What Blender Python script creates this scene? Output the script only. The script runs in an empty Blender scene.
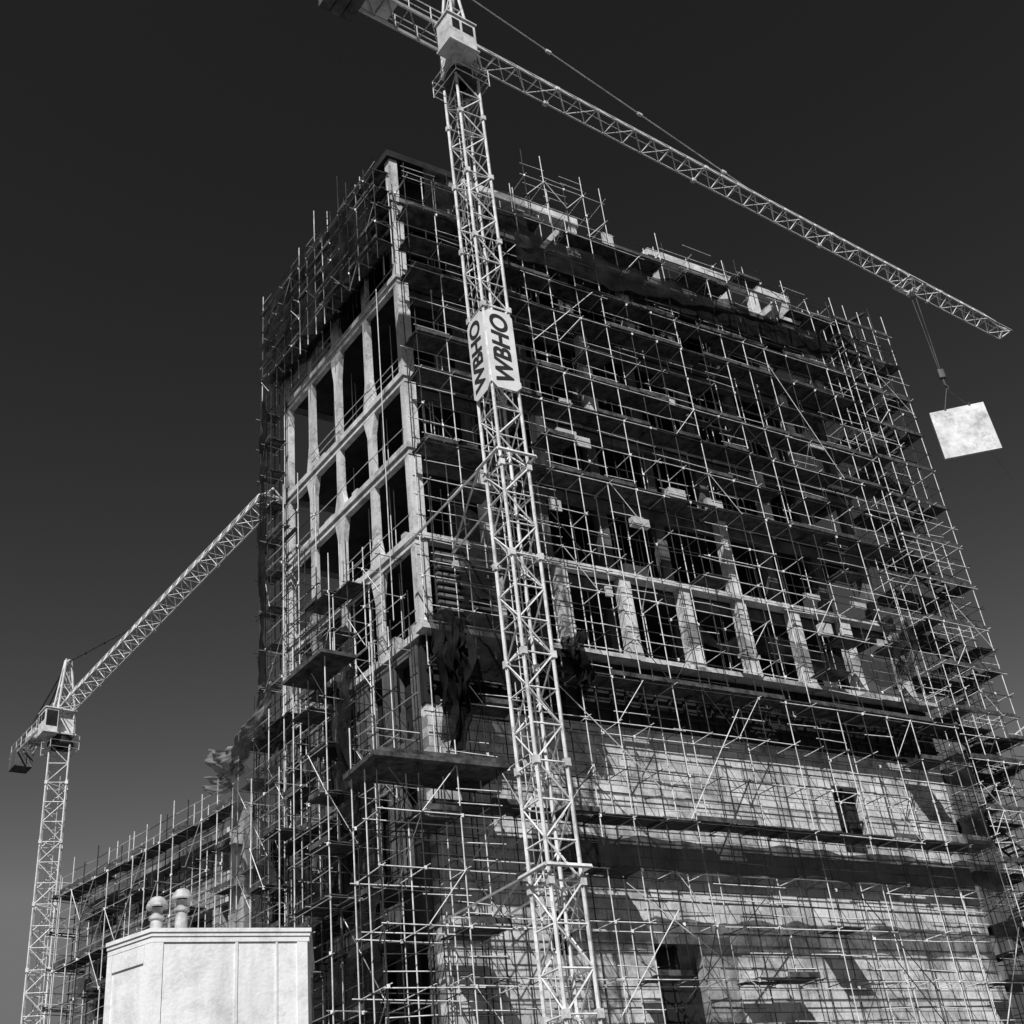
import bpy, math, random, bmesh
from mathutils import Matrix, Vector, noise
random.seed(7)
rnd=random.random; U=random.uniform
sc=bpy.context.scene
col=sc.collection

# ---------------------------------------------------------------- materials
def newmat(name):
    m=bpy.data.materials.new(name); m.use_nodes=True
    nt=m.node_tree; b=nt.nodes['Principled BSDF']; return m,nt,b
def grey(v): return (v,v,v,1)
def noisy(name,lo,hi,scale=1.5,rough=.85,detail=8,bump=.0,metal=0,streak=False,p0=.35,p1=.65,dirt=None,dv=.5):
    m,nt,b=newmat(name)
    tc=nt.nodes.new('ShaderNodeTexCoord'); mp=nt.nodes.new('ShaderNodeMapping')
    nt.links.new(tc.outputs['Object'],mp.inputs[0])
    if streak: mp.inputs['Scale'].default_value=(1,1,.18)
    n=nt.nodes.new('ShaderNodeTexNoise'); n.inputs['Scale'].default_value=scale; n.inputs['Detail'].default_value=detail
    n.inputs['Roughness'].default_value=.65
    nt.links.new(mp.outputs[0],n.inputs['Vector'])
    r=nt.nodes.new('ShaderNodeValToRGB'); r.color_ramp.elements[0].position=p0; r.color_ramp.elements[1].position=p1
    r.color_ramp.elements[0].color=grey(lo); r.color_ramp.elements[1].color=grey(hi)
    nt.links.new(n.outputs['Fac'],r.inputs[0])
    src=r.outputs[0]
    if dirt:
        n3=nt.nodes.new('ShaderNodeTexNoise'); n3.inputs['Scale'].default_value=dirt; n3.inputs['Detail'].default_value=12; n3.inputs['Roughness'].default_value=.8
        nt.links.new(tc.outputs['Object'],n3.inputs['Vector'])
        r3=nt.nodes.new('ShaderNodeValToRGB'); r3.color_ramp.elements[0].position=.38; r3.color_ramp.elements[1].position=.5
        r3.color_ramp.elements[0].color=grey(dv); r3.color_ramp.elements[1].color=grey(1)
        nt.links.new(n3.outputs['Fac'],r3.inputs[0])
        mx=nt.nodes.new('ShaderNodeMix'); mx.data_type='RGBA'; mx.blend_type='MULTIPLY'; mx.inputs[0].default_value=1
        nt.links.new(src,mx.inputs[6]); nt.links.new(r3.outputs[0],mx.inputs[7]); src=mx.outputs[2]
    nt.links.new(src,b.inputs['Base Color'])
    b.inputs['Roughness'].default_value=rough; b.inputs['Metallic'].default_value=metal
    b.inputs['Specular IOR Level'].default_value=.25
    if bump:
        n2=nt.nodes.new('ShaderNodeTexNoise'); n2.inputs['Scale'].default_value=scale*6; n2.inputs['Detail'].default_value=6
        nt.links.new(tc.outputs['Object'],n2.inputs['Vector'])
        bp=nt.nodes.new('ShaderNodeBump'); bp.inputs['Strength'].default_value=bump; bp.inputs['Distance'].default_value=.05
        nt.links.new(n2.outputs['Fac'],bp.inputs['Height']); nt.links.new(bp.outputs[0],b.inputs['Normal'])
    return m
M_conc=noisy('concrete',.4,.74,1.2,bump=.4,streak=True,dirt=1.0,dv=.5)
M_concd=noisy('concrete_dark',.008,.03,.8,bump=.3)  # near-black: the shade inside the open floors is put into the colour
M_concm=noisy('concrete_darker',.05,.18,.9,bump=.4,streak=True,dirt=.9)  # darker tone of the concrete, with streaks and dirt
M_board=noisy('shade_black_boarding',.01,.035,1.5,streak=True)  # shade of the ledge band painted in as a near-black colour
M_galv=noisy('galvanised_tube',.45,.85,2,rough=.5)
M_tubedark=noisy('rusty_silhouette_tube',.01,.06,3,rough=.7)  # rusty tone, darkened to paint in tubes seen in silhouette
M_plank=noisy('scaffold_plank',.02,.12,2.5,rough=.9)
M_crane=noisy('crane_paint',.55,.85,1.2,rough=.5,dirt=2.5,dv=.6)
M_dark=noisy('dark_steel',.02,.06,3,rough=.5)
M_white=noisy('white_paint',.6,.84,1.6,rough=.7,bump=.25,streak=True,p0=.25,p1=.55,dirt=.9,dv=.8)
M_cowl=noisy('weathered_white_metal',.3,.6,4,rough=.6,dirt=3,dv=.6)
M_panel=noisy('cast_panel',.5,.82,1.3,rough=.7,bump=.3,p0=.3,p1=.6,dirt=1.2,dv=.62)
M_glass=noisy('cab_glass',.02,.03,2,rough=.1)
M_asph=noisy('asphalt',.04,.065,2,bump=.4)
M_pave=noisy('paving',.2,.3,1.5,bump=.3)
M_ply=noisy('plywood',.3,.6,1.3,rough=.8)
M_lines=noisy('letter_paint',.02,.03,2)
M_banner=noisy('banner_vinyl',.65,.85,1,rough=.5)

def netmat(name,lo,hi,c0,c1,sc_=.9):
    m=bpy.data.materials.new(name); m.use_nodes=True; nt=m.node_tree; nt.nodes.clear()
    o=nt.nodes.new('ShaderNodeOutputMaterial'); mx=nt.nodes.new('ShaderNodeMixShader')
    t=nt.nodes.new('ShaderNodeBsdfTransparent'); d=nt.nodes.new('ShaderNodeBsdfDiffuse')
    tc=nt.nodes.new('ShaderNodeTexCoord')
    n=nt.nodes.new('ShaderNodeTexNoise'); n.inputs['Scale'].default_value=sc_; n.inputs['Detail'].default_value=9; n.inputs['Roughness'].default_value=.65
    nt.links.new(tc.outputs['Object'],n.inputs['Vector'])
    r=nt.nodes.new('ShaderNodeMapRange'); r.inputs[1].default_value=.35; r.inputs[2].default_value=.65
    r.inputs[3].default_value=lo; r.inputs[4].default_value=hi
    r2=nt.nodes.new('ShaderNodeMapRange'); r2.inputs[1].default_value=.3; r2.inputs[2].default_value=.7
    r2.inputs[3].default_value=c0; r2.inputs[4].default_value=c1
    nt.links.new(n.outputs['Fac'],r.inputs[0]); nt.links.new(n.outputs['Fac'],r2.inputs[0])
    nt.links.new(r2.outputs[0],d.inputs['Color'])
    nt.links.new(r.outputs[0],mx.inputs[0]); nt.links.new(t.outputs[0],mx.inputs[1]); nt.links.new(d.outputs[0],mx.inputs[2]); nt.links.new(mx.outputs[0],o.inputs[0])
    return m
M_net=netmat('dark_mesh_net',.3,.75,.01,.035)
M_netl=netmat('pale_mesh_net',.35,.85,.1,.28)
M_netd=netmat('heavy_mesh_net',.7,.98,.006,.022)
M_netw=netmat('grey_mesh_net',.25,.7,.04,.12,.5)

def brickmat():
    m,nt,b=newmat('painted_masonry')
    tc=nt.nodes.new('ShaderNodeTexCoord'); sx=nt.nodes.new('ShaderNodeSeparateXYZ'); cb=nt.nodes.new('ShaderNodeCombineXYZ')
    nt.links.new(tc.outputs['Object'],sx.inputs[0]); nt.links.new(sx.outputs['X'],cb.inputs['X']); nt.links.new(sx.outputs['Z'],cb.inputs['Y'])
    br=nt.nodes.new('ShaderNodeTexBrick'); nt.links.new(cb.outputs[0],br.inputs['Vector'])
    br.inputs['Scale'].default_value=1; br.inputs['Brick Width'].default_value=1.1; br.inputs['Row Height'].default_value=.42
    br.inputs['Mortar Size'].default_value=.03; br.inputs['Mortar Smooth'].default_value=.4
    br.inputs['Color1'].default_value=grey(.8); br.inputs['Color2'].default_value=grey(.6); br.inputs['Mortar'].default_value=grey(.28)
    n=nt.nodes.new('ShaderNodeTexNoise'); n.inputs['Scale'].default_value=.45; n.inputs['Detail'].default_value=14; n.inputs['Roughness'].default_value=.78
    nt.links.new(tc.outputs['Object'],n.inputs['Vector'])
    r=nt.nodes.new('ShaderNodeValToRGB'); r.color_ramp.elements[0].position=.4; r.color_ramp.elements[1].position=.56
    r.color_ramp.elements[0].color=grey(.38); r.color_ramp.elements[1].color=grey(1)
    nt.links.new(n.outputs['Fac'],r.inputs[0])
    mx=nt.nodes.new('ShaderNodeMix'); mx.data_type='RGBA'; mx.blend_type='MULTIPLY'; mx.inputs[0].default_value=1
    nt.links.new(br.outputs['Color'],mx.inputs[6]); nt.links.new(r.outputs[0],mx.inputs[7])
    nt.links.new(mx.outputs[2],b.inputs['Base Color']); b.inputs['Roughness'].default_value=.9
    bp=nt.nodes.new('ShaderNodeBump'); bp.inputs['Strength'].default_value=.9; bp.inputs['Distance'].default_value=.12
    nt.links.new(n.outputs['Fac'],bp.inputs['Height']); nt.links.new(bp.outputs[0],b.inputs['Normal'])
    return m
M_brick=brickmat()

# ---------------------------------------------------------------- mesh builder
class MB:
    def __init__(s): s.v=[]; s.f=[]
    def tube(s,p,q,r=.03,k=4):
        p=Vector(p); q=Vector(q); d=q-p
        if d.length<1e-5: return
        d.normalize(); a=Vector((0,0,1)) if abs(d.z)<.9 else Vector((1,0,0))
        x=d.cross(a).normalized(); y=d.cross(x); b=len(s.v); o=.4
        for e in (p,q):
            for i in range(k):
                t=o+2*math.pi*i/k; s.v.append(tuple(e+x*(r*math.cos(t))+y*(r*math.sin(t))))
        for i in range(k):
            j=(i+1)%k; s.f.append((b+i,b+j,b+k+j,b+k+i))
        s.f.append(tuple(b+i for i in reversed(range(k)))); s.f.append(tuple(b+k+i for i in range(k)))
    def prism(s,pts,h0,h1):
        b=len(s.v); n=len(pts)
        for h in (h0,h1):
            for p in pts: s.v.append((p[0],p[1],h))
        for i in range(n):
            j=(i+1)%n; s.f.append((b+i,b+j,b+n+j,b+n+i))
        s.f.append(tuple(b+i for i in reversed(range(n)))); s.f.append(tuple(b+n+i for i in range(n)))
    def hexa(s,P8):
        b=len(s.v); s.v+= [tuple(p) for p in P8]
        for f in ((0,3,2,1),(4,5,6,7),(0,1,5,4),(1,2,6,5),(2,3,7,6),(3,0,4,7)): s.f.append(tuple(b+i for i in f))
    def box(s,c,sz,R=None):
        P=[]
        for z in (-1,1):
            for x,y in ((-1,-1),(1,-1),(1,1),(-1,1)):
                v=Vector((x*sz[0]/2,y*sz[1]/2,z*sz[2]/2))
                if R is not None: v=R@v
                P.append(Vector(c)+v)
        s.hexa(P)
    def lathe(s,c,prof,k=20):
        b=len(s.v)
        for r,z in prof:
            for i in range(k):
                t=2*math.pi*i/k; s.v.append((c[0]+r*math.cos(t),c[1]+r*math.sin(t),c[2]+z))
        for a in range(len(prof)-1):
            for i in range(k):
                j=(i+1)%k; s.f.append((b+a*k+i,b+a*k+j,b+(a+1)*k+j,b+(a+1)*k+i))
        s.f.append(tuple(b+(len(prof)-1)*k+i for i in range(k)))
    def obj(s,name,mat,parent=None,fix=True,smooth=False):
        me=bpy.data.meshes.new(name); me.from_pydata(s.v,[],s.f); me.update()
        o=bpy.data.objects.new(name,me); col.objects.link(o); me.materials.append(mat)
        if fix:
            bm=bmesh.new(); bm.from_mesh(me); bmesh.ops.recalc_face_normals(bm,faces=bm.faces); bm.to_mesh(me); bm.free()
        if smooth:
            for p in me.polygons: p.use_smooth=True
        if parent: o.parent=parent
        return o
def empty(name):
    e=bpy.data.objects.new(name,None); col.objects.link(e); return e

# ---------------------------------------------------------------- site frames
C=(-4.2,44.3); R=(.837,.5476); L=(-.624,.7815)
FR=(C[0],C[1],.837,.5476,.5476,-.837)
FL=(C[0],C[1],-.624,.7815,-.7815,-.624)
W0=(-13.4,55.2); FW=(W0[0],W0[1],-.737,.676,-.676,-.737)
G=-1.6
def P(fr,u,n,h): return (fr[0]+fr[2]*u+fr[4]*n, fr[1]+fr[3]*u+fr[5]*n, h)
def rl(r,l): return (C[0]+r*R[0]+l*L[0], C[1]+r*R[1]+l*L[1])
def slab(mb,r0,r1,l0,l1,h0,h1): mb.prism([rl(r0,l0),rl(r1,l0),rl(r1,l1),rl(r0,l1)],h0,h1)
def boxf(mb,fr,u0,u1,n0,n1,h0,h1):
    mb.prism([P(fr,u0,n0,0)[:2],P(fr,u1,n0,0)[:2],P(fr,u1,n1,0)[:2],P(fr,u0,n1,0)[:2]],h0,h1)
def taper(mb,fr,uc,n0,n1,h0,h1,w0,w1):
    P8=[P(fr,uc-w0,n0,h0),P(fr,uc+w0,n0,h0),P(fr,uc+w0,n1,h0),P(fr,uc-w0,n1,h0),
        P(fr,uc-w1,n0,h1),P(fr,uc+w1,n0,h1),P(fr,uc+w1,n1,h1),P(fr,uc-w1,n1,h1)]
    mb.hexa(P8)

# ---------------------------------------------------------------- ground
g=MB(); g.prism([(-3000,-3000),(3000,-3000),(3000,3000),(-3000,3000)],G-.5,G); g.obj('ground',M_asph)
p=MB(); p.prism([(-40,20),(40,20),(40,23),(-40,23)],G-.1,G+.13); p.obj('pavement',M_pave)

# ---------------------------------------------------------------- main building
bld=empty('concrete_building')
FLR=[22.2,26.8,31.4,35.4,41.4,46.6]
RW=28.4; LW=12.0
s=MB(); sd_=MB(); sm=MB()
for h in FLR:
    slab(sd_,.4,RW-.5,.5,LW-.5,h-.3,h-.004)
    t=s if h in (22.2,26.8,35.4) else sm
    slab(t,.4,RW+.05,-.08,.5,h-.26,h)
    slab(s,-.08,.399,-.08,LW-.502,h-.3,h)
    slab(sm,RW-.5,RW+.05,.502,LW-.502,h-.32,h); slab(sm,-.08,RW+.05,LW-.5,LW+.05,h-.32,h)
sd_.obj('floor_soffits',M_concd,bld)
boxf(s,FR,-.3,RW+.2,.09,.75,21.88,22.1)
s.obj('floor_edges',M_conc,bld); sm.obj('darker_floor_edges',M_concm,bld)
s=MB(); sm=MB()
for h in FLR[1:]:
    slab(sm,.46,RW,.6,1.0,h-.75,h-.302); slab(s,.02,.3,.0,LW,h-.6,h-.302)
CL=[3.25,6.3,9.1,LW-.3]
for i in range(len(FLR)-1):
    a,b=FLR[i]+.002,FLR[i+1]-.302
    for k in range(9):
        u=.42+k*3.445; w=.33
        if k==0: taper(s,FR,u-.1,-.42,-.03,a,b,.31,.31); continue
        if i==0:
            taper(s,FR,u,-.5,-.04,a,a+.9,w+.15,w); taper(s,FR,u,-.5,-.04,a+.9,b,w,w*.9)
        elif (i*5+k*3)%4==0 and not (i==1 and k==6): taper(s,FR,u,-.6,-.1,a,b,w*.85,w*.75)
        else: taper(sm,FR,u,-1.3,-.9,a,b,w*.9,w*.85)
    a,b=FLR[i]+.002,FLR[i+1]-.602
    for k in range(4):
        u=CL[k]; w=.2
        t=(k+i)%2
        m=a+(b-a)*(.3 if t else .7)
        if k==3: taper(s,FL,u,-.3,-.03,a,b,.22,.22); continue
        taper(s,FL,u,-.28,-.03,a,m,w+.32*t,w+.03); taper(s,FL,u,-.28,-.03,m,b,w+.03,w+.32*(1-t))
s.obj('columns_and_beams',M_conc,bld)
for i in range(len(FLR)-1):
    a,b=FLR[i]+.002,FLR[i+1]-.3
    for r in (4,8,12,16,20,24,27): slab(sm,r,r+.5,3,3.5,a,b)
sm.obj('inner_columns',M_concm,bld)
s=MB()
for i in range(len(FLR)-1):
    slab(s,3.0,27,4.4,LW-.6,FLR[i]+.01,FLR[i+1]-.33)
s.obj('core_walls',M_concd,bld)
s=MB()
def rooframe(r0,r1,l0,l1,h0,h1,step):
    n=max(1,round((r1-r0)/step))
    for l in (l0,l1):
        for k in range(n+1):
            r=r0+(r1-r0-.5)*k/n; slab(s,r,r+.5,l,l+.45,h0+.003,h1-.5)
    slab(s,r0-.1,r1+.1,l0-.1,l0+.55,h1-.5,h1); slab(s,r0-.1,r1+.1,l1,l1+.55,h1-.5,h1)
    slab(s,r0-.1,r0+.5,l0+.552,l1-.002,h1-.5,h1); slab(s,r1-.5,r1+.1,l0+.552,l1-.002,h1-.5,h1)
rooframe(4.4,11.6,.1,8,46.6,49.8,3.5)
rooframe(16.6,27.2,.1,7,46.6,49.5,2.7)
slab(s,.1,.55,.1,.55,46.603,49.5); slab(s,3.6,4.0,.1,.5,46.603,49.5)
slab(s,19,26,3.5,6.5,46.62,48.1)
s.obj('roof_frame',M_conc,bld)
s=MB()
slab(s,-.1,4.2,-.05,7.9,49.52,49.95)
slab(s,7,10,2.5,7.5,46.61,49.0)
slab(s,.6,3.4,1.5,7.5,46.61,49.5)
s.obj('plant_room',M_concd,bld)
s=MB(); s2=MB()
for i in range(len(FLR)-1):
    a,b=FLR[i],FLR[i+1]-.3
    for _ in range(30):
        r,l=U(.8,27.5),U(.7,3.5); q=rl(r,l); s.tube((q[0],q[1],a),(q[0]+U(-.05,.05),q[1],b),.025)
    for _ in range(7):
        r,l=U(.7,2.6),U(.7,11); q=rl(r,l); s.tube((q[0],q[1],a),(q[0],q[1],b),.022)
    for gh in (.5,1.0):
        for k in range(4): 
            if rnd()<.6: s.tube(P(FL,.3+k*2.9,-.02,a+gh+U(-.08,.08)),P(FL,.3+k*2.9+3,-.02,a+gh+U(-.08,.08)),.02)
    for _ in range(12):
        r,l=U(.8,26),U(.6,2); slab(s2,r,r+U(.3,1.4),l,l+U(.1,.7),a+.01,a+U(.2,1.2))
    for _ in range(5):
        l=U(1,10.5); slab(s2,.5,.5+U(.2,.9),l,l+U(.3,1),a+.01,a+U(.3,1.1))
s.obj('formwork_props',M_galv,bld,fix=False); s2.obj('stacked_materials',M_ply,bld)
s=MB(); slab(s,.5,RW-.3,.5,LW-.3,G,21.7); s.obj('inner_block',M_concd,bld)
def wallholes(name,fr,u0,u1,h0,h1,th,holes,mat,flip=False):
    us=sorted({u0,u1}|{x for h in holes for x in h[:2]}); hs=sorted({h0,h1}|{x for h in holes for x in h[2:]})
    mb=MB()
    for a,b in zip(us,us[1:]):
        for c,d in zip(hs,hs[1:]):
            mu,mh=(a+b)/2,(c+d)/2
            if any(x[0]<mu<x[1] and x[2]<mh<x[3] for x in holes): continue
            sg=-1 if flip else 1
            x0,x1=sorted((a*sg,b*sg))
            mb.prism([(x0,0),(x1,0),(x1,th),(x0,th)],c,d)
    o=mb.obj(name,mat,bld)
    X=Vector((fr[2],fr[3],0))*(-1 if flip else 1)
    Y=Vector((-fr[4],-fr[5],0)); m=Matrix((X,Y,Vector((0,0,1)))).transposed().to_4x4(); m.translation=(fr[0],fr[1],0)
    o.matrix_basis=m
    return o
holes=[(20.6,22.4,14.3,17.4),(9.1,11.4,3.6,10.1),(16.2,17.6,3,5.5),(4.6,5.6,9.6,11.2)]
wallholes('masonry_wall',FR,0,RW,G,19,.45,holes,M_brick)
holesl=[(1.0+i*2.2,2.2+i*2.2,h,h+3.4) for i in range(5) for h in (1,7,13,18)]
wallholes('side_masonry_wall',FL,.47,LW,G,21.7,.45,holesl,M_concm,flip=True)
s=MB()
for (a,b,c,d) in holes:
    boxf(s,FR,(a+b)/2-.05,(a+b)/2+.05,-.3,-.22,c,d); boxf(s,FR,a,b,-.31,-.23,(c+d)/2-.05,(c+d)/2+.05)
boxf(s,FR,-.05,RW+.05,-.3,.05,19,21.87)  # band under the ledge, its shadow carried by the dark material
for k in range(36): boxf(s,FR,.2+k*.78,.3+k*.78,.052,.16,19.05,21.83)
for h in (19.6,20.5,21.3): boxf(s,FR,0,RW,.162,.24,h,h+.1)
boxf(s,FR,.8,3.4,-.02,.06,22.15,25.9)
s.obj('shade_dark_band',M_board,bld)
s=MB()
for k in range(11): boxf(s,FR,.8,3.6,.062+k*.01,.3,22.4+k*.33,22.52+k*.33)
s.obj('louvre_slats',M_concm,bld)

# ---------------------------------------------------------------- scaffolding
class SC:
    def __init__(s): s.a=MB(); s.b=MB(); s.d=MB(); s.pd=.25
    def t(s,p,q,r=.022):
        (s.b if rnd()<s.pd else s.a).tube(p,q,r)
    def finish(s,name):
        e=empty(name); s.a.obj('galvanised_tubes',M_galv,e,fix=False); s.b.obj('rusty_silhouette_tubes',M_tubedark,e,fix=False)
        if s.d.v: s.d.obj('deck_boards',M_plank,e)
        return e
def scaffold(S,fr,u0,u1,ns,h0,h1,bay,lift,deckp=.4,guardp=.7,diagp=.25,top=1.5,alld=None,k0=0):
    nb=max(1,round((u1-u0)/bay)); us=[u0+(u1-u0)*i/nb for i in range(nb+1)]
    for u in us:
        for n in ns:
            uu=u+U(-.03,.03)
            S.t(P(fr,uu,n,h0),P(fr,uu+U(-.05,.05),n+U(-.03,.03),h1+(U(.1,top) if rnd()<.7 else .1)),.026)
    h=h0+lift; k=0
    while h<=h1+.01:
        for n in ns:
            i=0
            while i<nb:
                j=min(nb,i+random.choice((2,3,4)))
                S.t(P(fr,us[i]-U(.1,.4),n+.04,h+U(-.05,.05)),P(fr,us[j]+U(.1,.4),n+.04,h+U(-.05,.05))); i=j
        for u in us:
            S.t(P(fr,u+.05,ns[0]-.15,h+.06),P(fr,u+.05,ns[-1]+U(.1,.35),h+.06),.02)
        for i in range(nb):
            a,b=us[i],us[i+1]
            for gh in (.5,1.02):
                if rnd()<guardp: S.t(P(fr,a-.1,ns[-1]-.05,h+gh+U(-.05,.05)),P(fr,b+.15,ns[-1]-.05,h+gh+U(-.06,.06)),.02)
            dp=1.0 if (alld and any(abs(h-x)<lift/2 for x in alld)) else deckp
            if rnd()<dp:
                nn=ns[0]+.02; w=.23
                while nn+w<ns[-1]+.05:
                    if rnd()<.95: boxf(S.d,fr,a-U(0,.12),b+U(.0,.12),nn,nn+w,h+.09+(i%2)*.045,h+.13+(i%2)*.045)
                    nn+=w+.012
                if rnd()<.6: boxf(S.d,fr,a,b,ns[-1]+.04,ns[-1]+.075,h+.14,h+.34)
            if rnd()<diagp:
                z=1 if (i+k)%2 else -1
                p0,p1=(a,b) if z>0 else (b,a)
                S.t(P(fr,p0,ns[-1]+.07,h-lift+.05),P(fr,p1,ns[-1]+.07,h+.05),.02)
            if rnd()<diagp*.3:
                S.t(P(fr,a,ns[0],h-lift+.1),P(fr,a,ns[-1],h),.02)
            for n in (ns[0],ns[-1]):
                if rnd()<.3:
                    q=P(fr,a+.02,n+.02,h+.01); S.a.box(q,(.1,.1,.12))
        h+=lift; k+=1

S=SC(); S.pd=.55
scaffold(S,FR,0,RW,[.42,1.6],G,20.4,1.6,2.0,deckp=.12,guardp=.4,diagp=.22,top=.2,alld=[14.4,20.4])
S.pd=.4
scaffold(S,FR,0,RW,[.42,1.6],20.4,30.4,1.6,2.0,deckp=.1,guardp=.55,diagp=.12,top=.1,alld=[30.4])
scaffold(S,FR,0,RW,[.42,1.6],30.4,46.4,1.6,2.0,deckp=.5,guardp=.55,diagp=.08,top=3.0,alld=[34.4,36.4,40.4,42.4,44.4])
for k in range(14):
    u=U(0,26); h=U(0,38); d=random.choice((-1,1)); u2=min(RW,max(0,u+d*U(3,6)))
    S.t(P(FR,u,1.7,h),P(FR,u2,1.7,h+U(4,7)),.024)
scaffold(S,FR,7.2,12.2,[.2,1.7],46.6,50.0,1.3,1.5,.1,.7,.3,1.8)
scaffold(S,FR,16,RW,[1.0,1.7],46.6,47.6,1.7,1.0,.1,.5,.1,1.8)
scaffold(S,FR,0,5,[.3,1.5],44.6,47.0,1.6,1.7,.5,.6,.3,1.0)
for k in range(18):
    u=U(6,28); q=P(FR,u,U(-6,-.5),46.6); S.t(q,(q[0]+U(-.1,.1),q[1],46.6+U(1.5,4.0)))
S.finish('scaffolding')

S=SC(); S.pd=.68
scaffold(S,FL,-.3,LW+.4,[.3,1.15],41.6,47.6,.9,1.2,.9,.9,.35,3.4,alld=[42.8,44,45.2,46.4])
scaffold(S,FL,LW-.6,LW+.6,[.3,1.1],G,42,.6,2.0,.7,.8,.35,.8)
S.pd=.55
scaffold(S,FL,.2,LW+.3,[.4,1.4,2.2],G,22.0,1.6,1.9,.4,.7,.35,2.6)
scaffold(S,FL,.6,4.6,[.4,1.4],22.0,25.6,1.3,1.8,.3,.8,.35,2.6)
scaffold(S,FL,4.6,8.0,[.4,1.6],22.0,27.5,1.2,1.9,.4,.8,.35,2.6)
scaffold(S,FL,8.0,LW-.6,[.4,1.3],22.0,33,1.5,2.0,.15,.5,.2,1.6)
S.t(P(FL,1.2,.5,23),P(FL,1.1,.5,41),.022)
S.pd=.45
scaffold(S,FR,-3.4,1.3,[.5,1.5,2.6],G,15.6,1.55,1.9,.3,.7,.45,1.8,alld=[15.6])
boxf(S.d,FR,-3.7,1.7,.3,2.9,15.42,15.6)
scaffold(S,FL,1.6,4.4,[2.3,3.5],G,21.2,1.4,1.9,.45,.8,.4,1.8,alld=[21.2])
boxf(S.d,FL,1.3,4.7,2.25,3.8,21.05,21.2)
scaffold(S,FL,6.0,8.6,[2.3,3.3],G,18,1.3,1.9,.45,.8,.4,1.8)
S.finish('scaffolding')

# stair tower on far end
S=SC(); S.pd=.55
U0=RW+.5; U1=RW+5.0
scaffold(S,FR,U0,U1,[-1.8,-.6,.6,1.6],G,48.0,1.12,1.28,.04,.35,.22,1.6)
k=0; h=G+2.55
while h<47.5:
    boxf(S.d,FR,U0,U1,-1.8,-.1,h+.14,h+.2)
    lo,hi=(U0,U0+1.1) if k%2==0 else (U1-1.1,U1)
    boxf(S.d,FR,lo,hi,-.09,1.6,h+.14,h+.2)
    boxf(S.d,FR,U0,U1,1.62,1.66,h+.14,h+.36)
    a,b=(U0+.5,U1-.5) if k%2==0 else (U1-.5,U0+.5)
    for n in (.02,.9):
        S.b.tube(P(FR,a,n,h),P(FR,b,n,h+2.55),.06)
    for st in range(11):
        t=(st+.5)/11; u=a+(b-a)*t; boxf(S.d,FR,u-.13,u+.13,.04,.88,h+2.55*t,h+2.55*t+.04)
    k+=1; h+=2.55
S.finish('stair_scaffold_tower')

# ---------------------------------------------------------------- nets
def cloth(name,mat,fn,nu,nv):
    v=[];f=[]
    for j in range(nv+1):
        for i in range(nu+1): v.append(fn(i/nu,j/nv))
    for j in range(nv):
        for i in range(nu):
            a=j*(nu+1)+i; f.append((a,a+1,a+nu+2,a+nu+1))
    m=MB(); m.v=v; m.f=f
    return m.obj(name,mat,None,fix=False,smooth=True)
def flatnet(name,mat,fr,u0,u1,n,h0,h1,amp=.12,ragged=.3):
    sd=U(0,50)
    def fn(a,b):
        u=u0+(u1-u0)*a; h=h0+(h1-h0)*b
        w=amp*2*noise.noise((u*.9,h*.7,sd))+amp*noise.noise((u*2.5,h*2.5,sd))
        e=ragged*2*noise.noise((u*.7,sd,b))
        hh=h+e*(abs(b-.5)*2)**2*(1 if b>.5 else -1)
        return P(fr,u,n+w,hh)
    return cloth(name,mat,fn,max(6,int(abs(u1-u0)*3)),max(6,int((h1-h0)*3)))
flatnet('shadow_strip_net',M_netd,FR,3,RW-.4,1.8,12.4,13.6,.05,.12)  # dark strip standing in for a net shadow across the wall
flatnet('shadow_strip_net',M_netd,FR,6,RW-1,1.75,43.2,45.2,.08,.3)  # dark sheet added to imitate the shaded undersides of the top decks
flatnet('shadow_strip_net',M_net,FR,1,7,1.75,44.2,47.2,.1,.4)
flatnet('shadow_strip_net',M_net,FR,12,26,1.75,22.4,23.3,.15,.4)
flatnet('shadow_strip_net',M_net,FR,26.4,RW,1.75,4,19,.12,.6)
flatnet('shadow_strip_net',M_net,FR,8.8,11.6,1.75,3,10.2,.12,.4)
flatnet('shadow_strip_net',M_netd,FR,.3,3.6,1.75,19,22.4,.2,.5)
flatnet('shadow_strip_net',M_net,FR,1.0,3.6,1.75,22.6,27.2,.2,.5)
flatnet('shadow_strip_net',M_netw,FL,8.3,LW+.6,2.35,G,20.5,.2,.7)
flatnet('shadow_strip_net',M_net,FL,.3,5.2,2.3,G,14,.15,.5)
flatnet('shadow_strip_net',M_netd,FL,-.2,LW+.4,.2,42.6,46.6,.08,.3)
flatnet('shadow_strip_net',M_net,FL,0,LW+.4,1.25,42.5,48.0,.1,.5)
flatnet('shadow_strip_net',M_netd,FL,LW-.2,LW+.6,1.2,22,41.5,.12,.3)
flatnet('shadow_strip_net',M_net,FL,4.6,7.0,1.65,22,26,.2,.5)
def crumple(name,mat,fr,u0,u1,n,h0,h1,seed,bul=.5):
    def fn(a,b):
        z=h1+(h0-h1)*b
        w0=1-.5*b+.25*noise.noise((b*4,seed,0))
        u=(u0+u1)/2+(a-.5)*(u1-u0)*w0+.5*noise.noise((seed,b*2.5,3))
        w=bul*math.sin(b*3.1)+.7*noise.noise((a*5,b*2.2,seed))+.3*noise.noise((a*14,b*6,seed))
        return P(fr,u+.25*noise.noise((a*6,b*5,seed+9)),n+w,z+.7*noise.noise((a*2.6,seed,b))*(1 if b>.5 else .6))
    return cloth(name,mat,fn,44,44)
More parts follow.
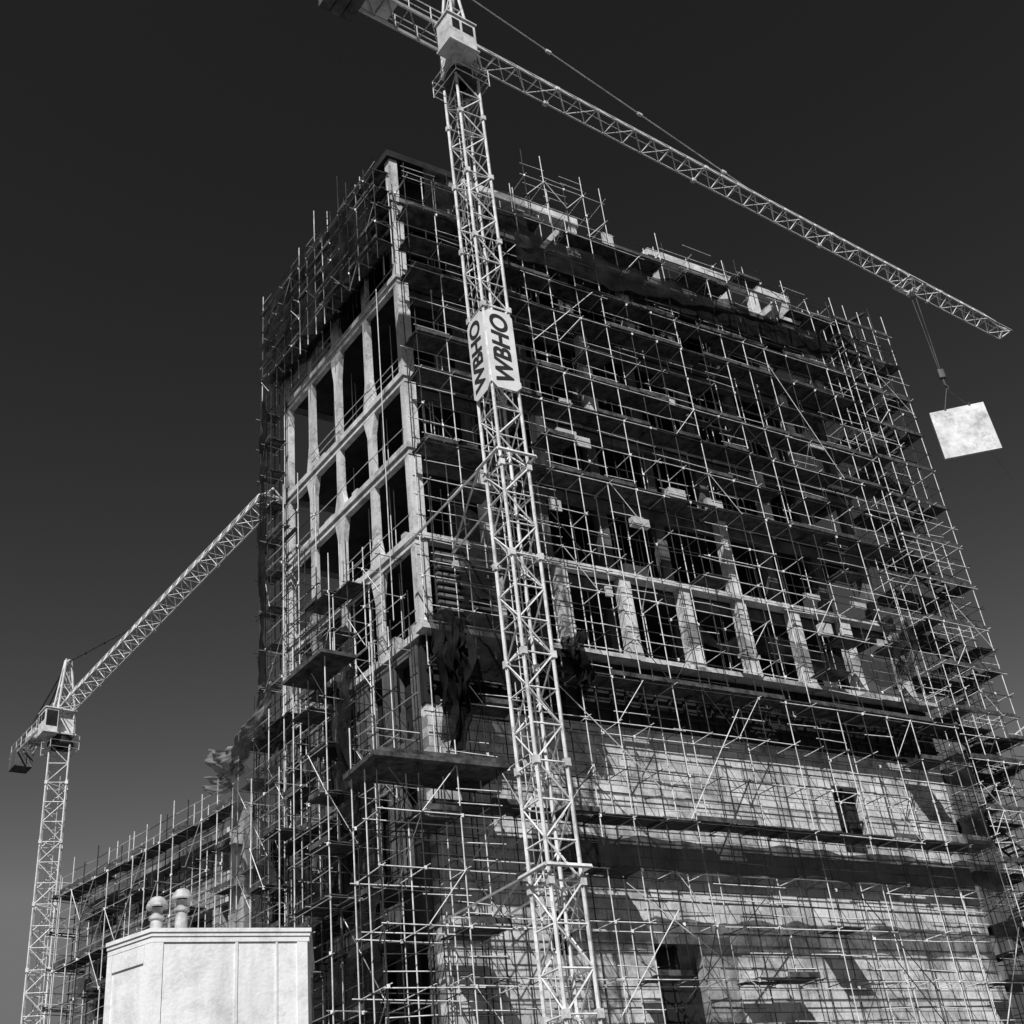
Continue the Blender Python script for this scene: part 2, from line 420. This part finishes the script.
crumple('draped_net',M_netd,FR,-.7,1.0,1.7,16.6,22.0,2.2)
crumple('draped_net',M_netd,FR,-.2,.8,2.0,18.2,21.6,8.1,.3)
crumple('draped_net',M_net,FR,24.5,26.5,1.9,22.6,25.6,4.2,.3)
crumple('draped_net',M_netd,FR,5.6,6.8,1.8,19.6,22.2,6.4,.2)
crumple('draped_net',M_net,FL,.8,2.6,2.6,14.5,20.5,3.7,.3)
def swag(name,mat,fr,u0,u1,n,h,sag,wid,seed):
    def fn(a,b):
        u=u0+(u1-u0)*a
        z=h-sag*math.sin(a*math.pi)-wid*b*(.7+.5*noise.noise((a*4,seed,0)))
        return P(fr,u,n+.7*noise.noise((a*5,b*2.5,seed))+.3*noise.noise((a*14,b*6,seed)),z+(1-a)*.9)
    return cloth(name,mat,fn,60,24)
swag('draped_net',M_netl,FL,6.4,12.4,3.6,21.2,1.2,1.4,1.0)
swag('draped_net',M_netl,FL,8.6,12.8,3.4,20.0,.7,1.2,5.0)

s=MB()
for _ in range(26):
    u=U(1,27); h=G+2*random.randint(12,23)+.2; boxf(s,FR,u,u+U(.3,1.2),1.1,1.1+U(.04,.4),h,h+U(.15,.6))
for (u,h,w,t) in ((12.8,46.8,.7,1.9),(12.6,44.9,.8,1.2)): boxf(s,FR,u,u+w,.5,.62,h,h+t)
s.obj('plywood_sheets',M_ply)

# ---------------------------------------------------------------- wing building
WL=15.8
wing=empty('office_wing_building')
s=MB()
boxf(s,FW,0,WL,-12,-.5,G,19.0)
s.obj('infill_walls',M_concd,wing)
s=MB()
for h in (3.5,7.7,11.9,16.1,19.2): boxf(s,FW,-.1,WL+.1,-12.1,.05,h-.4,h)
lv=[G,3.5,7.7,11.9,16.1,19.2]
for a,b in zip(lv,lv[1:]):
    for k in range(6): boxf(s,FW,.1+k*3.02,.6+k*3.02,-.498,.0,a+.002,b-.402)
    for k in range(5): boxf(s,FW,.62+k*3.02,3.1+k*3.02,-.498,-.1,a+.002,a+1.1)
boxf(s,FW,-.3,.9,.06,.9,G,19.5)
s.obj('frame',M_conc,wing)
S=SC(); S.pd=.3
scaffold(S,FW,-.2,WL+.4,[.4,1.5],G,20.2,1.3,1.9,.5,.9,.3,1.2,alld=[19.3])
FW2=(P(FW,WL+.4,0,0)[0],P(FW,WL+.4,0,0)[1],.676,.737,-.737,.676)
scaffold(S,FW2,-1.5,8,[.2,1.0],G,20,1.4,1.9,.8,.9,.3,.8)
S.finish('scaffolding')
flatnet('shadow_strip_net',M_netw,FW,2.3,WL+.4,.3,G,20.4,.04,.03)

# ---------------------------------------------------------------- white building
wb=empty('white_rendered_building')
pts=[(-10.5,32.0),(-6.77,33.9),(-7.6,38.5),(-12.6,38),(-12.0,33.0)]
cx=sum(p[0] for p in pts)/5; cy=sum(p[1] for p in pts)/5
def off(k): return [(cx+(p[0]-cx)*k,cy+(p[1]-cy)*k) for p in pts]
s=MB(); s.prism(off(.975),G,8.05)
s.prism(off(.99),7.95+.11,8.2); s.prism(off(1.0),8.202,8.30); s.prism(off(1.012),8.302,8.40)
s.prism(off(1.0),-1.59,-1.0)
def strip(a,b,t,w,h0,h1):
    x=a[0]+(b[0]-a[0])*t; y=a[1]+(b[1]-a[1])*t; dx,dy=b[0]-a[0],b[1]-a[1]; l=math.hypot(dx,dy); dx/=l;dy/=l
    s.prism([(x,y),(x+dx*w,y+dy*w),(x+dx*w-dy*.2,y+dy*w+dx*.2),(x-dy*.2,y+dx*.2)],h0,h1)
a,b=off(.989)[0],off(.989)[1]
for t,w in ((0,.3),(.52,.07),(.78,.05),(.92,.28)): strip(a,b,t,w,-1,8.05)
a,b=off(.989)[4],off(.989)[0]
for t,w in ((.0,.2),(.84,.28)): strip(a,b,t,w,-1,8.05)
strip(a,b,.12,1.3,7.6,8.045)
s.obj('rendered_walls',M_white,wb)
for (x,y,tz) in ((-10.80,33.3,9.55),(-10.22,33.6,9.77)):
    e=empty('roof_vent'); v=MB(); b=8.4; t=tz-b
    v.lathe((x,y,b),[(.24,0),(.24,.1),(.2,.14),(.17,.3),(.16,t-.62),(.21,t-.6),(.21,t-.52),(.15,t-.5),(.15,t-.3)])
    v.lathe((x,y,b),[(.13,t-.26),(.29,t-.30),(.3,t-.26),(.25,t-.12),(.22,t-.1),(.17,t-.03),(.1,t),(.02,t+.01)])
    v.obj('cowl',M_cowl,e)
s=MB(); s.tube((-11.2,33.9,8.4),(-11.2,33.9,8.75),.03); s.tube((-9.2,34.4,8.4),(-9.2,34.4,8.6),.05)
s.obj('roof_pipes',M_cowl,wb)

# ---------------------------------------------------------------- tower cranes
def crane(name,bx,by,side,rot,hj,az,jl,cl,ph,bay,ties,sign=None,collars=(),cabside=-1,jw=.55,jh=1.05,tier=.045,cf=.5):
    e=empty(name)
    ca,sa=math.cos(rot),math.sin(rot)
    def m(x,y,z): return (bx+x*ca-y*sa,by+x*sa+y*ca,z)
    hm=hj-2.8; q=side/2
    s=MB(); cs=[(-q,-q),(q,-q),(q,q),(-q,q)]
    for c in cs: s.tube(m(c[0],c[1],G),m(c[0],c[1],hm),.07)
    n=int((hm-G)/bay); bh=(hm-G)/n
    for i in range(n):
        z=G+i*bh
        for k in range(4):
            a,b=cs[k],cs[(k+1)%4]
            s.tube(m(*a,z),m(*b,z),.032)
            if (i+k)%2: a,b=b,a
            s.tube(m(*a,z),m(*b,z+bh),.034)
        if i%3==0:
            s.tube(m(*cs[0],z),m(*cs[2],z),.03)
            for c in cs: s.box(m(c[0],c[1],z),(.2,.2,.26),Matrix.Rotation(rot,3,'Z'))
    for dx in (-.2,.2): s.tube(m(dx,q*.6,G),m(dx,q*.6,hm),.022)
    z=G
    while z<hm: s.tube(m(-.2,q*.6,z),m(.2,q*.6,z),.015); z+=.6
    s.obj('mast',M_crane,e,fix=False)
    s=MB()
    for z in collars:
        w=q+.2
        for k in range(4):
            a=[(-w,-w),(w,-w),(w,w),(-w,w)][k]; b=[(-w,-w),(w,-w),(w,w),(-w,w)][(k+1)%4]
            s.tube(m(a[0]*1.05,a[1]*1.05,z),m(b[0]*1.05,b[1]*1.05,z),.07)
        s.tube(m(w,w,z),m(w+.4,w+6,z),.05); s.tube(m(-w,w,z),m(-w-.2,w+6,z),.05); s.tube(m(-w,w,z),m(w+.4,w+6,z),.04)
    s.box(m(0,0,G+.4),(4,4,.8))
    s.obj('collars_and_base',M_crane,e,fix=False)
    s=MB(); s.lathe((bx,by,hm),[(.3,0),(side*.62,0),(side*.68,.12),(side*.68,.3),(side*.55,.32),(side*.55,.8),(.1,.8)],24)
    fw=Vector((math.sin(az),math.cos(az),0)); rt=Vector((math.cos(az),-math.sin(az),0)); up=Vector((0,0,1)); O=Vector((bx,by,0))
    def j(f,r,z): return O+fw*f+rt*r+up*z
    Rj=Matrix((fw,rt,up)).transposed()
    if Rj.determinant()<0: Rj=Matrix((fw,-rt,up)).transposed()
    s.obj('slewing_ring',M_dark,e)
    s=MB()
    for a in (-1,1):
        for b in (-1,1):
            s.tube(j(a*q,b*q,hm+.8),j(a*q*.9,b*q*.9,hj),.09)
            s.tube(j(a*q*.9,b*q*.9,hj),j(a*.12,b*.18,hj+ph),.08)
        for z0,z1 in ((0,.25),(.25,.5),(.5,.75)):
            k0=1-z0;k1=1-z1
            s.tube(j(a*q*.9*k0,-q*.9*k0,hj+ph*z0),j(a*q*.9*k1,q*.9*k1,hj+ph*z1),.04)
            s.tube(j(-q*.9*k0,a*q*.9*k0,hj+ph*z0),j(q*.9*k1,a*q*.9*k1,hj+ph*z1),.04)
            s.tube(j(a*q*.9*k1,-q*.9*k1,hj+ph*z1),j(a*q*.9*k1,q*.9*k1,hj+ph*z1),.04)
            s.tube(j(-q*.9*k1,a*q*.9*k1,hj+ph*z1),j(q*.9*k1,a*q*.9*k1,hj+ph*z1),.04)
    for z in (hm+.85,hj-.05): s.box(j(0,0,z),(side*1.2,side*1.2,.1),Rj)
    s.box(j(-.1,-.1,(hm+.95+hj)/2),(side*.85,side*.85,hj-hm-1.1),Rj)
    s.tube(j(-.3,0,hj+ph-.2),j(.3,0,hj+ph-.2),.16)
    w=q+.35
    for zz in (.0,.5,1.0):
        for k in range(4):
            a=[(-w,-w),(w,-w),(w,w),(-w,w)][k]; b=[(-w,-w),(w,-w),(w,w),(-w,w)][(k+1)%4]
            s.tube(j(a[0],a[1],hm-.3+zz),j(b[0],b[1],hm-.3+zz),.025)
    for a in ((-w,-w),(w,-w),(w,w),(-w,w),(0,w),(0,-w)): s.tube(j(a[0],a[1],hm-.4),j(a[0],a[1],hm+.7),.025)
    s.obj('tower_head',M_crane,e,fix=False)
    s=MB(); step=1.25; n=int(jl/step); f0=q; pts=[]
    for i in range(n+1):
        f=f0+(jl-f0)*i/n; hh=jh*(1 if i<n-1 else .5); pts.append((j(f,-jw,hj),j(f,jw,hj),j(f+step/2 if i<n else f,0,hj+hh)))
    for i in range(n):
        a,b=pts[i],pts[i+1]
        s.tube(a[0],b[0],.055); s.tube(a[1],b[1],.055); s.tube(a[2],b[2],.06)
        s.tube(a[0],a[1],.028)
        if i%2: s.tube(a[0],b[1],.028)
        else: s.tube(a[1],b[0],.028)
        for t in (0,1): s.tube(a[t],a[2],.03); s.tube(a[2],b[t],.03)
        if i%8==4:
            for t in (0,1): s.box(a[t],(.22,.22,.2),Rj)
    s.tube(pts[n][0],pts[n][1],.06); s.tube(pts[n][0],pts[n][2],.05); s.tube(pts[n][1],pts[n][2],.05)
    for r in (-.6,.6):
        s.tube(j(-q,r,hj),j(-cl,r,hj),.09)
        s.tube(j(-q,r,hj+1.0),j(-cl,r,hj+1.0),.03); s.tube(j(-q,r,hj+.5),j(-cl,r,hj+.5),.025)
        k=q
        while k<cl: s.tube(j(-k,r,hj),j(-k,r,hj+1.0),.03); s.tube(j(-k,-.6,hj),j(-min(cl,k+1.2),.6,hj),.035); s.tube(j(-k,-.6,hj),j(-k,.6,hj),.04); k+=1.2
    s.obj('jib',M_crane,e,fix=False)
    s=MB()
    for f in ties:
        s.tube(j(.1,0,hj+ph-.2),j(f,0,hj+jh),tier)
        for t in (.3,.6,.9): s.box(j(f*t,0,hj+ph-.2+(jh-ph+.2)*t),(.3,.14,.14),Rj)
    for r in (-.5,.5): s.tube(j(-.1,0,hj+ph-.2),j(-cl+.8,r,hj+.1),tier*.8)
    s.tube(j(q+.5,0,hj+.2),j(jl-1,0,hj+.15),.018)
    s.obj('tie_rods',M_dark if tier>.06 else M_crane,e,fix=False)
    s=MB()
    for k in range(3): s.box(j(-cl+.5+k*.55,0,hj-.4),(.5,1.4,1.5),Rj)
    s.obj('counterweights',M_concm,e)
    s=MB(); s.box(j(-cl*.6,0,hj+.45),(1.6,1.0,.8),Rj)
    s.obj('winch',M_crane,e)
    s=MB(); cz=hj-1.2; cr=cabside*(q+.5)
    s.box(j(cf,cr,cz),(1.5,.95,1.8),Rj); s.box(j(cf,cr,cz+.95),(1.65,1.1,.08),Rj); s.box(j(cf,cr,cz-.95),(1.65,1.1,.08),Rj)
    s.obj('cab',M_crane,e)
    s=MB(); s.box(j(cf+.765,cr,cz+.15),(.03,.8,1.2),Rj); s.box(j(cf+.3,cr+cabside*.49,cz+.35),(.6,.03,.6),Rj)
    s.box(j(cf-.35,cr+cabside*.49,cz+.35),(.4,.03,.6),Rj)
    s.obj('cab_windows',M_glass,e)
    if sign:
        z0,z1=sign
        X=Vector((ca,sa,0)); Y=Vector((-sa,ca,0))
        for (nn,right) in ((-Y,X),(-X,-Y)):
            c=O+nn*(q+.13)+up*((z0+z1)/2)
            b=MB(); hw=q+.04
            zz=(z1-z0)/2; c4=.2
            poly=[(-hw+c4,-zz),(hw-c4,-zz),(hw,-zz+c4),(hw,zz-c4),(hw-c4,zz),(-hw+c4,zz),(-hw,zz-c4),(-hw,-zz+c4)]
            bv=[c+right*x+up*z for x,z in poly]+[c+right*x+up*z-nn*.03 for x,z in poly]
            b.v=[tuple(t) for t in bv]; b.f=[tuple(range(8)),tuple(reversed(range(8,16)))]+[(i,(i+1)%8,8+(i+1)%8,8+i) for i in range(8)]
            b.obj('banner',M_banner,e)
            cu=bpy.data.curves.new('letters','FONT'); cu.body='WBHO'; cu.size=1.08; cu.align_x='CENTER'; cu.align_y='CENTER'; cu.extrude=.004; cu.offset=.03; cu.shear=.15
            to=bpy.data.objects.new('tmp',cu); col.objects.link(to); bpy.context.view_layer.update()
            me=bpy.data.meshes.new_from_object(to.evaluated_get(bpy.context.evaluated_depsgraph_get())); bpy.data.objects.remove(to)
            me.materials.clear(); me.materials.append(M_lines)
            lo=bpy.data.objects.new('lettering',me); col.objects.link(lo); lo.parent=e
            mm=Matrix((up,-right,nn)).transposed().to_4x4(); mm.translation=c+nn*.012
            lo.matrix_basis=mm
    return e,j
e1,j1=crane('tower_crane',0,38,1.15,math.radians(33),49.3,math.radians(51),43.7,7.2,5.0,1.25,(20.,),sign=(28.4,32.3),collars=(25.4,10.2),cabside=1,cf=-.8,tier=.04,jw=.5,jh=1.0)
tf=33.6; s=MB()
c=j1(tf,0,49.1)
for a in (-.7,.7): s.tube(j1(tf+a,-.65,49.15),j1(tf+a,.65,49.15),.07)
for r in (-.65,.65): s.tube(j1(tf-.8,r,49.15),j1(tf+.8,r,49.15),.07)
s.tube(j1(tf-.7,-.6,49.1),j1(tf,0,48.5),.05); s.tube(j1(tf+.7,.6,49.1),j1(tf,0,48.5),.05); s.tube(j1(tf,-.3,48.6),j1(tf,.3,48.6),.2,10)
s.obj('trolley',M_crane,e1,fix=False)
s=MB()
s.tube((c.x-.14,c.y,48.5),(c.x-.04,c.y,42.4),.022); s.tube((c.x+.14,c.y,48.5),(c.x+.04,c.y,42.4),.022)
s.obj('hoist_rope',M_concm,e1,fix=False)
s=MB()
s.box((c.x,c.y,42.2),(.35,.25,.6)); s.tube((c.x,c.y,41.9),(c.x,c.y,41.4),.06); s.tube((c.x,c.y,41.4),(c.x+.15,c.y,41.2),.06); s.tube((c.x+.15,c.y,41.2),(c.x+.05,c.y,41.05),.06)
s.obj('hook_block',M_concm,e1)
pe=empty('precast_concrete_panel')
ax=math.radians(-4); X=Vector((math.cos(ax),math.sin(ax),0)); Y=Vector((-math.sin(ax),math.cos(ax),0)); Z=Vector((.0,0,1)).normalized()
pc=Vector((c.x+.2,c.y,38.1)); s=MB()
def pp(x,y,z): return pc+X*x+Y*y+Z*z
w=1.62; hh=1.68
s.hexa([pp(-w,-.08,-hh-.05),pp(w,-.08,-hh+.1),pp(w,.08,-hh+.1),pp(-w,.08,-hh-.05),pp(-w,-.08,hh-.2),pp(w-.1,-.08,hh),pp(w-.1,.08,hh),pp(-w,.08,hh-.2)])
s.obj('slab',M_panel,pe)
s=MB()
for x,z in ((-.7,hh-.15),(.7,hh-.06)): s.tube(pp(x,0,z),(c.x,c.y,41.1),.025); s.box(pp(x,0,z+.05),(.12,.2,.2))
s.tube(pp(1.0,0,-hh),pp(1.6,.1,-hh-1.9),.014)
s.obj('slings',M_dark,pe)

crane('tower_crane',-35.5,85,1.4,math.radians(20),39.1,math.radians(139.8),34.0,10.5,4.4,1.45,(13.,),cabside=1,jw=.6,jh=1.2,tier=.07)
crane('tower_crane',66,104,1.6,math.radians(10),31.5,math.radians(-107),30,12,5,1.5,(14.,),jw=.7,jh=1.4)

# ---------------------------------------------------------------- sun, sky, camera
az=math.radians(186); el=math.radians(48)
sd=Vector((math.sin(az)*math.cos(el),math.cos(az)*math.cos(el),math.sin(el)))
ld=bpy.data.lights.new('sun','SUN'); ld.energy=5; ld.angle=math.radians(.5); ld.color=(1,1,1)
lo=bpy.data.objects.new('sun',ld); col.objects.link(lo); lo.rotation_euler=sd.to_track_quat('Z','Y').to_euler(); lo.location=(0,0,80)
w=bpy.data.worlds.new('World'); sc.world=w; w.use_nodes=True; nt=w.node_tree
bg=nt.nodes['Background']; sky=nt.nodes.new('ShaderNodeTexSky'); sky.sky_type='NISHITA'; sky.sun_disc=False
sky.sun_elevation=el; sky.sun_rotation=az
sp=nt.nodes.new('ShaderNodeSeparateColor'); nt.links.new(sky.outputs[0],sp.inputs[0])
mn=nt.nodes.new('ShaderNodeMath'); mn.operation='MINIMUM'; mn.inputs[1].default_value=2.1; nt.links.new(sp.outputs['Red'],mn.inputs[0])
pw=nt.nodes.new('ShaderNodeMath'); pw.operation='POWER'; pw.inputs[1].default_value=2.4; nt.links.new(mn.outputs[0],pw.inputs[0])
mu=nt.nodes.new('ShaderNodeMath'); mu.operation='MULTIPLY'; mu.inputs[1].default_value=.28; nt.links.new(pw.outputs[0],mu.inputs[0])
nt.links.new(mu.outputs[0],bg.inputs['Color']); bg.inputs['Strength'].default_value=.1

th=math.radians(31.5); u0=Vector((0,-math.sin(th),math.cos(th))); r0=Vector((1,0,0)); fwd=Vector((0,math.cos(th),math.sin(th)))
ro=math.radians(6.8); cr=r0*math.cos(ro)-u0*math.sin(ro); cu=r0*math.sin(ro)+u0*math.cos(ro)
cam=bpy.data.cameras.new('camera'); co=bpy.data.objects.new('camera',cam); col.objects.link(co)
m=Matrix((cr,cu,-fwd)).transposed().to_4x4(); co.matrix_world=m
cam.sensor_width=36; cam.lens=36*1228/1024; cam.clip_end=6000; cam.clip_start=.1
sc.camera=co
sc.view_settings.view_transform='Standard'; sc.view_settings.look='None'; sc.view_settings.exposure=0
